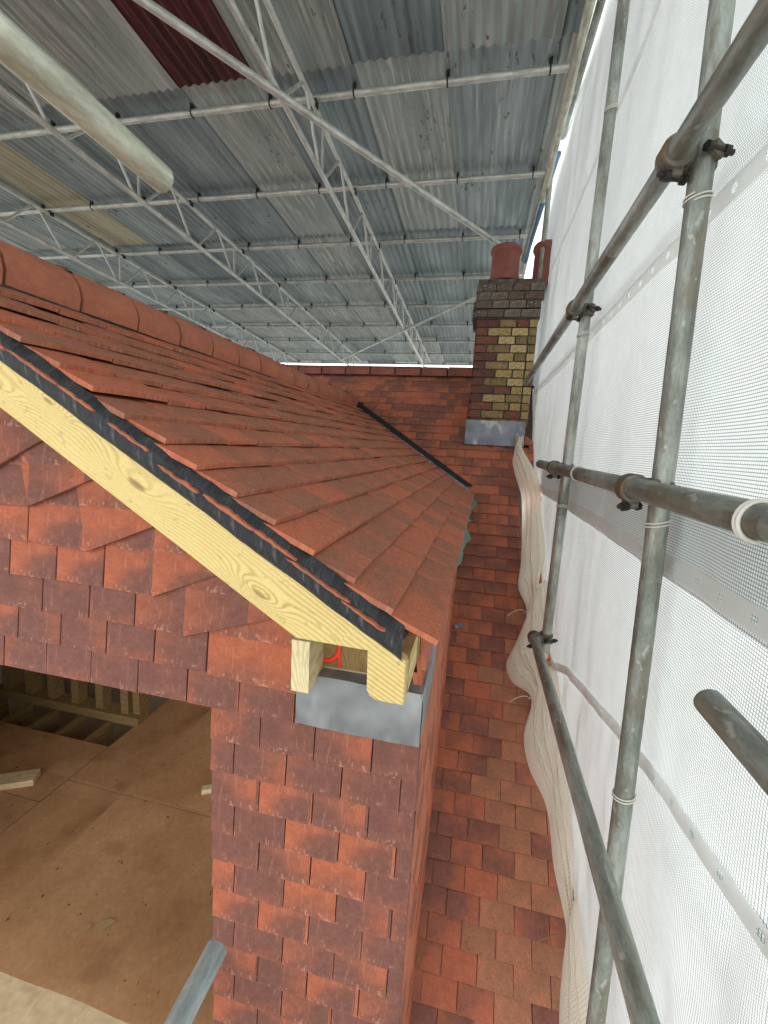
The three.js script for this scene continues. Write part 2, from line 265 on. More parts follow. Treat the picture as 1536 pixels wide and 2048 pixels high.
// ---------------------------------------------------------------- main roof (45 degrees, ridge along x)
const M0 = -4.211, MS = 0.991, mDen = Math.hypot(1, MS);
const mV = V3(0, MS / mDen, -1 / mDen), mN = V3(0, 1 / mDen, MS / mDen);
const mainY = (d) => M0 + MS * d;
const dE = { x: -0.053, y: -0.389, d: 0.8 }, dS = 0.589;           // dormer eave and slope
const ridgeX = -1.47, ridgeY = dE.y + dS * (dE.x - ridgeX);
const onMain = (x, d, h = 0) => P(x, mainY(d), d).addScaledVector(mN, h);
const mainRoof = group('tiled_main_roof');
tag(mainRoof, 'red clay tiled main roof with ridge tiles running behind the dormer and chimney', 'roof');
{
  const LW = -3.95; const slab = (x0, x1, d0, d1) => { const L = (d1 - d0) * mDen, g = new THREE.BoxGeometry(x1 - x0, L, 0.05); g.applyMatrix4(basisMatrix(V3(1, 0, 0), mV, mN, onMain((x0 + x1) / 2, (d0 + d1) / 2, -0.075))); return g; };
  mesh('roof_deck', mergeGeometries([slab(-0.16, 1.2, 0.55, 5.05), slab(LW - 0.05, -0.165, 3.4, 5.05), slab(-7, LW - 0.055, 0.55, 5.05)]), deckMat, mainRoof);
  const back = new THREE.BoxGeometry(8.2, 6.4, 0.06); back.applyMatrix4(basisMatrix(V3(1, 0, 0), V3(0, MS / mDen, 1 / mDen), V3(0, 1 / mDen, -MS / mDen), P(-2.9, mainY(5.09) - 2.25 * MS, 5.05 + 2.25))); mesh('rear_slope', back, mainTileMats[0], mainRoof);
  const g = 0.1075, d0 = 1.42, O = onMain(0, d0);
  const bounds = (s) => {
    const d = d0 + s / mDen, y = mainY(d);
    if (d > 5.06) return null;
    let u0 = y < dE.y + 0.02 ? -0.125 : Math.max(-2.5, dE.x - (y - dE.y) / dS + 0.035); if (y > ridgeY - 0.02) u0 = -2.5;
    const u1 = d > 4.33 ? -0.13 : 0.72; return [u0, u1];
  };
  layTiles({ parent: mainRoof, O, U: V3(1, 0, 0), V: mV, rows: 48, gauge: g, width: 0.168, span: bounds, phase: 0.2, tilt: 0.165, loose: 0.002, pick: (u, s) => { const d = d0 + s / mDen; const old = u > 0.2 + 0.08 * Math.sin(s * 9) && d < 2.75; return (old && rnd() < 0.85) || (u > 0.3 && d < 3.2 && rnd() < 0.4) ? any(oldTileMats) : any(mainTileMats); } });
  layTiles({ parent: mainRoof, O: onMain(0, d0 - 9 * g / mDen), U: V3(1, 0, 0), V: mV, rows: 9, gauge: g, width: 0.168, span: () => [-0.14, 0.9], phase: 0.7, pick: () => any(mainTileMats), cap: 0 });
  // ridge tiles
  const L = 0.298, rg = (l) => { const prof = []; for (let k = 0; k <= 8; k++) { const a = (200 - k * 27.5) * R; prof.push([Math.cos(a) * 0.115, Math.sin(a) * 0.085]); } const q = sheetGeo(1, 8, (i, j) => { const p = prof[Math.round(j * 8)]; const v = V3(i * l, p[1], p[0]); v.uv = [i, j * 2]; return v; }); const q2 = sheetGeo(1, 8, (i, j) => { const p = prof[8 - Math.round(j * 8)]; const v = V3(i * l, p[1] * 0.85 - 0.002, p[0] * 0.86); v.uv = [i, j * 2]; return v; }); const rim = sheetGeo(8, 1, (i, j) => { const p = prof[Math.round(i * 8)], f = j ? 0.86 : 1; const v = V3(0, p[1] * f, p[0] * f); v.uv = [i, j]; return v; }); const rim2 = rim.clone().translate(l, 0, 0); return mergeGeometries([q, q2, rim, rim2]); };
  const geo = rg(L - 0.014), jointG = new THREE.TorusGeometry(0.112, 0.006, 4, 14, Math.PI * 1.15);
  for (let k = 0; k < 14; k++) { const x = -3.7 + k * L; if (x > -0.2) break; const m = mesh('ridge_tile', geo, any(mainRidgeMats), mainRoof); m.position.copy(P(x, mainY(5.09) - 0.005 + rr(-0.003, 0.003), 5.09)); m.rotation.x = rr(-0.02, 0.02); }
  const bed = mesh('ridge_mortar', box(-3.7, -0.14, mainY(5.09) - 0.04, mainY(5.09) + 0.055, -5.16, -5.02), mortarMat, mainRoof);
}
// valley between dormer slope and main roof
const valleyX = (d) => dE.x - (mainY(d) - dE.y) / dS;
{
  const a = 3.90, b = 4.72, strip = (o0, o1, h0, h1, n, s) => sheetGeo(24, 2, (i, j) => { const d = mix(a, b, i), o = mix(o0, o1, j) + (j === 1 ? (fbm(i * 30, 2, s) - 0.5) * 0.02 : 0); return onMain(valleyX(d) + o, d, mix(h0, h1, j)); }, 3, 0.2);
  mesh('valley_liner', mergeGeometries([strip(-0.05, 0.10, 0.012, 0.032, 24, 3), strip(-0.05, -0.02, 0.012, 0.045, 24, 8)]), blackMat, mainRoof);
  mesh('lead_valley_edge', sheetGeo(20, 1, (i, j) => { const d = mix(3.84, 4.45, i); return onMain(valleyX(d) + mix(-0.06, -0.012 + 0.02 * (1 - i), j), d, mix(0.04, 0.046, j) + 0.004 * fbm(i * 9, j, 4)); }, 2, 0.2), oldLeadMat, mainRoof);
}

// ---------------------------------------------------------------- dormer
const dormer = group('dormer');
tag(dormer, 'gabled dormer clad in red clay tiles with a pale timber barge board', 'dormer');
const W = 1.03;                                                     // gable wall plane
{
  // ---- walls
  const wallZ = -W - 0.03;
  const shape = (pts) => { const g = prism(pts, 0.12); g.translate(0, 0, wallZ - 0.12); return uvBox(g); };
  const gable = mesh('gable_wall', mergeGeometries([shape([[-0.125, -3.3], [-0.125, -0.64], [-0.66, -0.50], [-0.66, -0.755], [-0.685, -0.755], [-0.685, -3.3]].reverse()), shape([[-0.66, -0.755], [-0.66, -0.32], [-1.47, 0.17], [-2.6, -0.52], [-2.6, -0.755]]), shape([[-3.95, -3.3], [-2.6, -3.3], [-2.6, -0.52], [-3.95, -1.35]])]), plasterMat, dormer);
  const cheek = mesh('cheek_wall', (() => { const g = prism([[1.19, -3.2], [1.19, -0.5], [3.7, -0.5], [3.7, -0.62]], 0.1); g.applyMatrix4(basisMatrix(V3(0, 0, -1), V3(0, 1, 0), V3(1, 0, 0), V3(-0.23, 0, 0))); return uvBox(g); })(), plasterMat, dormer);
  mesh('far_cheek_wall', (() => { const g = prism([[1.19, -3.2], [1.19, -1.1], [3.2, -1.1], [3.2, -3.2]], 0.1); g.applyMatrix4(basisMatrix(V3(0, 0, -1), V3(0, 1, 0), V3(1, 0, 0), V3(-3.95, 0, 0))); return uvBox(g); })(), plasterMat, dormer);
  // hung tiles on the pier right of the opening
  const g = 0.1045;
  const yTop = -0.79 - g;                                            // first course below the opening head
  layTiles({ parent: gable, O: P(0, yTop - 13 * g, W), U: V3(1, 0, 0), V: V3(0, 1, 0), rows: 14, gauge: g, width: 0.168, phase: 0.22, kind: 'flat', span: () => [-0.712, -0.089], pick: () => any(wallTileMats), lift: 0, jitter: 0.45 });
  // courses A and B across the gable foot, then winchester-cut courses
  layTiles({ parent: gable, O: P(0, -0.79, W), U: V3(1, 0, 0), V: V3(0, 1, 0), rows: 1, gauge: g, width: 0.172, phase: 0.42, kind: 'flat', span: () => [-2.6, -0.428], pick: () => any([wallTileMats[0], wallTileMats[3], wallTileMats[6], wallTileMats[8]]), lift: 0.002 });
  // polygon tile hung on the wall: tail proud, head tucked in
  const poly = (pts, yTail, mat, lift = 0, side = 0) => {
    const q = prism(pts, TH, 0.0015), p = q.attributes.position;
    for (let i = 0; i < p.count; i++) { const y = p.getY(i), x = p.getX(i); p.setZ(i, p.getZ(i) - 0.012 - (y - yTail) * TILT - side * x); }
    const u = q.attributes.uv; for (let i = 0; i < u.count; i++) u.setXY(i, (p.getX(i) - pts[0][0]) / 0.2, (p.getY(i) - yTail) / 0.125);
    q.translate(0, 0, -W + 0.006 + lift); q.computeVertexNormals(); let n = tileCount.get(gable.uuid + 'tile') ?? 0; const o = mesh('tile_' + String(n).padStart(3, '0'), q, mat, gable); tileCount.set(gable.uuid + 'tile', n + 1); return o;
  };
  const T = wallTileMats, row = (xs, y, h, mats, lift = 0) => { for (let i = 0; i + 1 < xs.length; i++) poly([[xs[i] + 0.002, y + rr(-0.002, 0.002)], [xs[i + 1] - 0.002, y + rr(-0.002, 0.002)], [xs[i + 1] - 0.002, y + h], [xs[i] + 0.002, y + h]], y, any(mats), lift); };
  // B
  row([-1.92, -1.75, -1.58, -1.41, -1.242, -1.07, -0.899, -0.722], -0.682, 0.17, [T[0], T[1], T[4], T[8], T[2]], 0.001);
  poly([[-0.719, -0.687], [-0.432, -0.696], [-0.428, -0.42], [-0.575, -0.36], [-0.719, -0.40]], -0.69, T[7], 0.003);
  // C
  row([-1.82, -1.65, -1.48, -1.303, -1.126, -0.962], -0.575, 0.17, [T[0], T[3], T[6], T[8]], 0.0015);
  poly([[-0.960, -0.573], [-0.794, -0.580], [-0.822, -0.40], [-0.960, -0.36]], -0.575, T[5], 0.002);
  poly([[-0.790, -0.578], [-0.53, -0.494], [-0.42, -0.458], [-0.47, -0.32], [-0.80, -0.32], [-0.822, -0.43]], -0.565, T[5], 0.003, 0.004);
  // D
  row([-1.74, -1.57, -1.42, -1.24, -1.066], -0.466, 0.17, [T[1], T[4], T[8], T[2]], 0.002);
  poly([[-1.064, -0.468], [-0.897, -0.473], [-0.947, -0.27], [-1.064, -0.25]], -0.47, T[2], 0.0025);
  poly([[-0.893, -0.472], [-0.705, -0.392], [-0.58, -0.345], [-0.64, -0.21], [-0.94, -0.21], [-0.946, -0.285]], -0.46, T[2], 0.0032, 0.004);
  // E
  row([-1.68, -1.51, -1.337], -0.353, 0.17, [T[1], T[7]], 0.0025);
  poly([[-1.335, -0.352], [-1.118, -0.362], [-1.158, -0.165], [-1.335, -0.15]], -0.357, T[2], 0.003);
  poly([[-1.114, -0.361], [-0.905, -0.272], [-0.78, -0.225], [-0.86, -0.09], [-1.15, -0.08], [-1.158, -0.17]], -0.35, T[7], 0.0034, 0.004);
  // F
  row([-1.66, -1.49], -0.245, 0.17, [T[2], T[7]], 0.003);
  poly([[-1.488, -0.246], [-1.321, -0.242], [-1.354, -0.08], [-1.488, -0.05]], -0.245, T[0], 0.0035);
  poly([[-1.317, -0.242], [-1.10, -0.148], [-0.98, -0.10], [-1.06, 0.02], [-1.36, 0.03], [-1.354, -0.09]], -0.235, T[4], 0.0036, 0.004);
  // G and up
  poly([[-1.66, -0.13], [-1.47, -0.15], [-1.47, 0.05], [-1.66, 0.04]], -0.14, T[7], 0.004);
  poly([[-1.467, -0.15], [-1.27, -0.045], [-1.16, 0.0], [-1.26, 0.10], [-1.47, 0.12]], -0.13, T[5], 0.004, 0.004);
  // cheek tiles, seen along the wall
  layTiles({ parent: cheek, O: V3(-0.101, -0.79 - 22 * g, 0), U: V3(0, 0, -1), V: V3(0, 1, 0), rows: 25, gauge: g, width: 0.168, phase: 0.13, kind: '', cap: 300, lift: 0.004, span: (s) => { const y = -0.79 - 22 * g + s, e = (y - M0) / MS - 0.02; if (e < 1.06) return null; return [1.05, Math.min(e, 3.7)]; }, pick: () => any([roofTileMats[1], roofTileMats[3], roofTileMats[5], wallTileMats[7], mainTileMats[2]]) });

  // ---- roof slopes
  const slope = Math.atan(dS), dV = V3(-Math.cos(slope), Math.sin(slope), 0), dN = V3(Math.sin(slope), Math.cos(slope), 0), slopeLen = (dE.x - ridgeX) / Math.cos(slope);
  const LF = 1.78, lx = ridgeX - (dE.x - ridgeX) * LF, ly = ridgeY - (ridgeY - dE.y) * LF; const skew = V3(0.012, 0, -1).normalize();
  const dormerRoof = mesh('dormer_roof', (() => {
    const sl = (sgn) => { const q = prism(sgn > 0 ? [[0.06, 0.05], [3.0, 0.05], [3.9, slopeLen], [0.06, slopeLen]] : [[0.06, 0], [2.3, 0], [3.9, slopeLen * LF], [0.06, slopeLen * LF]], 0.03); q.applyMatrix4(basisMatrix(V3(0, 0, -1), V3(sgn * -Math.cos(slope), Math.sin(slope), 0), V3(sgn * Math.sin(slope), Math.cos(slope), 0), P(sgn > 0 ? dE.x : lx, sgn > 0 ? dE.y : ly, dE.d))); q.translate(sgn * -0.07 * Math.sin(slope), -0.07 * Math.cos(slope), 0); return q; };
    return mergeGeometries([sl(1), sl(-1)]);
  })(), deckMat, dormer);
  const gd = 0.1035, rowsD = Math.floor(slopeLen / gd);
  layTiles({ parent: dormerRoof, O: P(dE.x, dE.y, dE.d), U: skew, V: dV, rows: rowsD, gauge: gd, width: 0.167, phase: 0.03, firstWide: true, span: (s) => [0.014 + 0.007 * Math.sin(s * 37), (dE.y + Math.sin(slope) * s - M0) / MS - dE.d - 0.075], pick: (u, s, r, k) => (u < 0.25 && r % 3 === 0) ? roofTileMats[3] : any(roofTileMats), lift: 0.0, jitter: 1.6, tilt: 0.185, loose: 0.006 });
  layTiles({ parent: dormerRoof, O: P(lx, ly, 4.6), U: V3(0, 0, 1), V: V3(Math.cos(slope), Math.sin(slope), 0), rows: Math.floor(slopeLen * LF / gd), gauge: gd, width: 0.167, span: (q) => q > slopeLen * LF - 0.02 ? [3.8 - 0.01, 3.8] : [4.6 - ((ly + Math.sin(slope) * q - M0) / MS - 0.08), 3.8], pick: () => any(roofTileMats), cap: 0, lift: -0.01 });
  // ridge tiles
  const prof = []; for (let k = 0; k <= 10; k++) { const a = (203 - k * 22.6) * R; prof.push([Math.cos(a) * 0.116, Math.sin(a) * 0.106]); }
  const rl = 0.245, arc = (f, rev) => sheetGeo(1, 10, (i, j) => { const p = prof[rev ? 10 - Math.round(j * 10) : Math.round(j * 10)]; const v = V3(p[0] * f, p[1] * f, -i * (rl - 0.010)); v.uv = [i, j * 2]; return v; });
  const rim = sheetGeo(10, 1, (i, j) => { const p = prof[Math.round(i * 10)], f = j ? 0.88 : 1; const v = V3(p[0] * f, p[1] * f, 0); v.uv = [i, j]; return v; });
  const rgeo = mergeGeometries([arc(1), arc(0.88, true), rim, rim.clone().translate(0, 0, -(rl - 0.010))]);
  const blob = new THREE.IcosahedronGeometry(0.012, 1);
  for (let k = 0; k < 17; k++) {
    const d = 0.79 + k * rl; if (d > 4.72) break;
    const o = mesh('ridge_tile', rgeo, any(ridgeMats), dormerRoof); o.position.copy(P(ridgeX + rr(-0.003, 0.003), ridgeY - 0.012 + rr(-0.003, 0.003), d)); o.rotation.set(rr(-0.012, 0.012), rr(-0.01, 0.01), rr(-0.02, 0.02));
    const jm = mergeGeometries([0].map(() => { const a0 = rr(50, 70), c = new THREE.CatmullRomCurve3([0, 1, 2, 3, 4, 5].map((q) => V3(Math.cos((a0 + q * 13) * R) * 0.115, Math.sin((a0 + q * 13) * R) * 0.105, rr(-0.004, 0.004)))); const t = new THREE.TubeGeometry(c, 24, 0.007, 6), p = t.attributes.position; for (let i = 0; i < p.count; i++) { const f = 0.006 * (fbm(p.getX(i) * 90, p.getZ(i) * 90 + k * 5, 4, 2) - 0.5); p.setXYZ(i, p.getX(i) + f, p.getY(i) + f, p.getZ(i) + f); } return t; })); mesh('joint_mortar', jm, std({ color: '#5d4436', roughness: 0.95 }), o);
  }
  mesh('ridge_bed', box(ridgeX - 0.1, ridgeX + 0.1, ridgeY - 0.07, ridgeY - 0.02, -4.6, -0.82), mortarMat, dormerRoof);

  // ---- verge: dark bed with undercloak slivers, barge board
  const vy = (x) => -0.4203 - 0.589 * x, by = (x) => -0.506 - 0.593 * x;
  mesh('verge_bed', sheetGeo(160, 6, (i, j) => { const x = mix(-1.47, -0.118, i), top = vy(x) - 0.009 + (fbm(x * 22, 1, 5) - 0.5) * 0.010, bot = by(x) - 0.004; const y = mix(bot, top, j); return P(x, y, 0.803 - 0.008 * Math.sin(j * 2.2) - (fbm(x * 14, j * 2, 9, 3) - 0.5) * 0.010 + (j < 0.1 ? 0.012 : 0) + (j > 0.95 ? 0.02 : 0)); }, 14, 1), bedMat, dormer);
  { const xs = [-1.38, -1.24, -1.10, -0.985, -0.87, -0.74, -0.62, -0.50, -0.40, -0.30, -0.20];
    for (const x of xs) { const l = rr(0.10, 0.17), t = rr(0.005, 0.008), y = vy(x) - rr(0.026, 0.040); const q = new THREE.BoxGeometry(l, t, 0.024, 16, 1, 1), p = q.attributes.position; for (let i = 0; i < p.count; i++) { const e = p.getX(i) / l, tp = 0.25 + 0.75 * Math.sqrt(Math.max(0, 1 - Math.pow(Math.abs(e * 2), 3))), n = (fbm(p.getX(i) * 130 + x * 30, p.getY(i) * 300, 4, 3) - 0.5); p.setY(i, p.getY(i) * tp * (1 + n) + n * 0.004); p.setZ(i, p.getZ(i) + (fbm(p.getX(i) * 70 + x * 9, 6, 4) - 0.6) * 0.012); } q.rotateZ(-Math.atan(0.56)); q.translate(x, y, -0.797); q.computeVertexNormals(); mesh('undercloak_tile', q, any([roofTileMats[3], roofTileMats[5], roofTileMats[1]]), dormer); } }
  // barge board with shaped foot
  const barge = prism([[-1.47, by(-1.47)], [-0.118, by(-0.118)], [-0.112, -0.441], [-0.111, -0.541], [-0.150, -0.5415], [-0.173, -0.540], [-0.186, -0.533], [-0.193, -0.520], [-0.195, -0.431], [-0.357, -0.428], [-1.47, 0.245]], 0.022, 0.002);
  { const p = barge.attributes.position, u = barge.attributes.uv, c = Math.cos(0.545), s = Math.sin(0.545); for (let i = 0; i < p.count; i++) { const x = p.getX(i), y = p.getY(i); u.setXY(i, (x * c - y * s) / 1.5, (x * s + y * c) * 5.08 + 3.0); } }
  barge.translate(0, 0, -0.845); mesh('barge_board', barge, bargeMat, dormer);
  const barge2 = prism([[-1.47, by(-1.47)], [-3.9, -0.92], [-3.9, -1.06], [-1.47, 0.245]], 0.022); barge2.translate(0, 0, -0.845); mesh('far_barge_board', barge2, bargeMat, dormer);
  // end of the eaves: fascia return, end grain
  mesh('fascia_board', box(-0.135, -0.1105, -0.538, -0.452, -1.06, -0.848), endGrainMat, dormer);
  mesh('eaves_soffit', box(-0.17, -0.10, -0.485, -0.47, -3.6, -1.06), oldTimberMat, dormer);
  // lead tray wrapped round the corner under the eaves
  const lead = (() => {
    const f = sheetGeo(24, 8, (i, j) => { const x = mix(-0.432, -0.0885, i), y = mix(-0.772, -0.628, j); return P(x, y, W - 0.020 - 0.010 * fbm(i * 5, j * 2.5, 4) + (j > 0.9 ? 0.01 : 0)); }, 0.35, 0.15);
    const t = sheetGeo(24, 4, (i, j) => P(mix(-0.432, -0.0885, i), -0.628 + 0.004 * fbm(i * 5, j * 2, 8), mix(W - 0.016, W + 0.16, j)), 0.35, 0.18);
    const s = sheetGeo(16, 8, (i, j) => P(-0.0885 + 0.003 * fbm(i * 6, j * 3, 14) - (j > 0.9 ? 0.006 : 0), mix(-0.772 + 0.03 * i * i, -0.628, j), mix(W - 0.024, W + 0.36, i)), 0.38, 0.15);
    return mergeGeometries([f, t, s]);
  })(); mesh('lead_tray', lead, leadMat, dormer);
  // timber blocks in the open eaves
  const blk = mesh('timber_block', mergeGeometries([box(-0.424, -0.376, -0.640, -0.500, -1.06, -0.95)]), timberMat, dormer);
  const raf = mesh('rafter_foot', box(-0.412, -0.245, -0.618, -0.42, -1.10, -1.055), oldTimberMat, dormer);
  { const flat = (pts, r) => { const c = new THREE.TubeGeometry(new THREE.CatmullRomCurve3(pts.map(([x, y]) => V3(x, y, 0))), 26, r, 8); const p = c.attributes.position; for (let k = 0; k < p.count; k++) { const f = (fbm(p.getX(k) * 160, p.getY(k) * 160, 5, 3) - 0.5) * 0.004; p.setXYZ(k, p.getX(k) + f, p.getY(k) + f, p.getZ(k) * 0.12 - 1.0542); } return c; };
    const pm = mesh('paint_mark', mergeGeometries([flat([[-0.408, -0.560], [-0.402, -0.580], [-0.388, -0.596], [-0.363, -0.602], [-0.341, -0.588], [-0.331, -0.566]], 0.0075), flat([[-0.331, -0.55], [-0.329, -0.585], [-0.327, -0.617]], 0.0055)]), paintMat, raf); pm.userData.label = 'orange spray paint curl'; }
  // green underlay hanging out under the eave tiles
  mesh('roof_underlay', sheetGeo(90, 4, (i, j) => { const d = mix(1.3, 3.7, i), x = dE.x + 0.012 * (d - 0.8); const o = (0.006 + 0.034 * sst(0.02, 0.4, i) * sst(0.3, 0.75, fbm(d * 5, 1, 6))) * j; return P(x - 0.006 + o, dE.y - 0.006 - j * (0.012 + 0.055 * fbm(d * 2.4, 3, 7) * sst(0, 0.2, i)), d); }, 10, 1), membraneMat, dormer);
}

// ---------------------------------------------------------------- attic room seen through the opening
{
  const fy = -2.25, floor = group('attic_floor'); structure(floor, 'bare chipboard attic floor inside the dormer opening');
  const brd = (x0, x1, d0, d1) => { const m = mesh('floor_panel', box(x0 + 0.003, x1 - 0.003, fy - 0.022 + rr(-0.001, 0.001), fy + rr(-0.0015, 0.0015), -d1 + 0.003, -d0 - 0.003), chipMat, floor); return m; };
  brd(-3.84, -2.42, 0.80, 1.80); brd(-2.42, -0.72, 0.80, 1.98); brd(-0.72, -0.24, 1.19, 1.98); brd(-2.42, -0.24, 1.98, 3.1); brd(-3.84, -2.42, 1.80, 2.30);
  structure(mesh('attic_wall', mergeGeometries([box(-3.84, -0.24, fy - 0.3, -0.95, -3.2, -3.1), box(-3.84, -0.24, fy - 0.35, fy - 0.3, -3.1, -1.15)])), 'dim inner walls of the attic').material = plasterMat;
  structure(mesh('attic_ceiling', box(-3.84, -0.24, -0.94, -0.90, -3.1, -1.6), plasterMat), 'attic ceiling above the opening');
  const sw = group('stud_wall'); tag(sw, 'rough timber stud wall at the back of the attic room', 'wall');
  for (let k = 0; k < 6; k++) { const x = -2.55 - k * 0.235; mesh('stud', box(x - 0.035, x + 0.035, fy + 0.05, -1.35, -2.66, -2.58), oldTimberMat, sw); }
  mesh('stud', box(-2.49, -2.43, fy + 0.05, -1.35, -2.70, -2.60), oldTimberMat, sw);
  mesh('bottom_plate', box(-3.83, -2.40, fy - 0.02, fy + 0.05, -2.68, -2.55), oldTimberMat, sw); mesh('mid_rail', box(-3.83, -2.40, -1.93, -1.87, -2.665, -2.61), oldTimberMat, sw);
  for (let k = 0; k < 5; k++) { const x = -2.66 - k * 0.26; tag(mesh('floor_joist', box(x - 0.022, x + 0.022, fy - 0.2, fy - 0.025, -2.55, -1.9), oldTimberMat), 'timber floor joist crossing the open gap before the stud wall', 'joist', 'joists in the attic floor gap'); }
  structure(mesh('joist_void', box(-3.83, -2.42, fy - 0.28, fy - 0.26, -2.6, -1.85), voidMat), 'dark void under the joists');
  const off = tag(mesh('timber_offcut', box(-0.16, 0.16, 0, 0.03, -0.02, 0.02), timberMat), 'thin yellow batten offcut lying on the chipboard beside the jamb', 'offcut'); off.position.copy(P(-1.40, fy + 0.002, 2.20)); off.rotation.y = 0.5;
  const b2 = tag(mesh('timber_offcut', box(-0.14, 0.14, 0, 0.04, -0.05, 0.05), boardMat), 'short pale board offcut lying on the attic floor', 'offcut'); b2.position.copy(P(-2.72, fy + 0.002, 1.86)); b2.rotation.y = 0.5;
  const dust = (x, d, s, n) => { const q = new THREE.CircleGeometry(1, 14), p = q.attributes.position; for (let i = 1; i < p.count; i++) { const k = 0.5 + fbm(i * 0.9, n, 4); p.setXY(i, p.getX(i) * k * s, p.getY(i) * k * s * 0.55); } q.rotateX(-Math.PI / 2); q.rotateY(0.8); q.translate(x, fy + 0.004, -d); return q; };
  const ds = mesh('plaster_dust', mergeGeometries([dust(-1.495, 1.351, 0.035, 3), dust(-1.56, 1.32, 0.02, 5), dust(-2.95, 2.2, 0.05, 7), dust(-1.2, 1.75, 0.04, 9), dust(-1.05, 1.5, 0.03, 11)]), std({ color: '#b3946c', roughness: 1 })); tag(ds, 'pale plaster dust trodden into the attic floor', 'dust', null, 'stuff');
}
// scaffold deck board in front of the opening, resting on transoms
{
  const b = mesh('scaffold_board', (() => { const g = new THREE.BoxGeometry(3.2, 0.038, 0.225, 60, 1, 8), p = g.attributes.position; for (let i = 0; i < p.count; i++) { const x = p.getX(i), z = p.getZ(i); if (z < -0.1) p.setZ(i, z + (fbm(x * 9, 1, 5) - 0.5) * 0.02); p.setY(i, p.getY(i) + (fbm(x * 5, z * 9, 7) - 0.5) * 0.004); } g.computeVertexNormals(); return uvBox(g); })(), boardMat);
  b.position.set(-2.05, -1.569, -0.645); tag(b, 'worn pale scaffold board below the dormer opening', 'board');
  for (const x of [-1.1, -2.6]) tag(mesh('scaffold_tube', tubeGeo(P(x, -1.614, 0.72), P(x, -1.614, -1.2)), tubeMats[0]), 'galvanised transom tube under the scaffold board', 'scaffold tube', 'transoms under the deck');
}

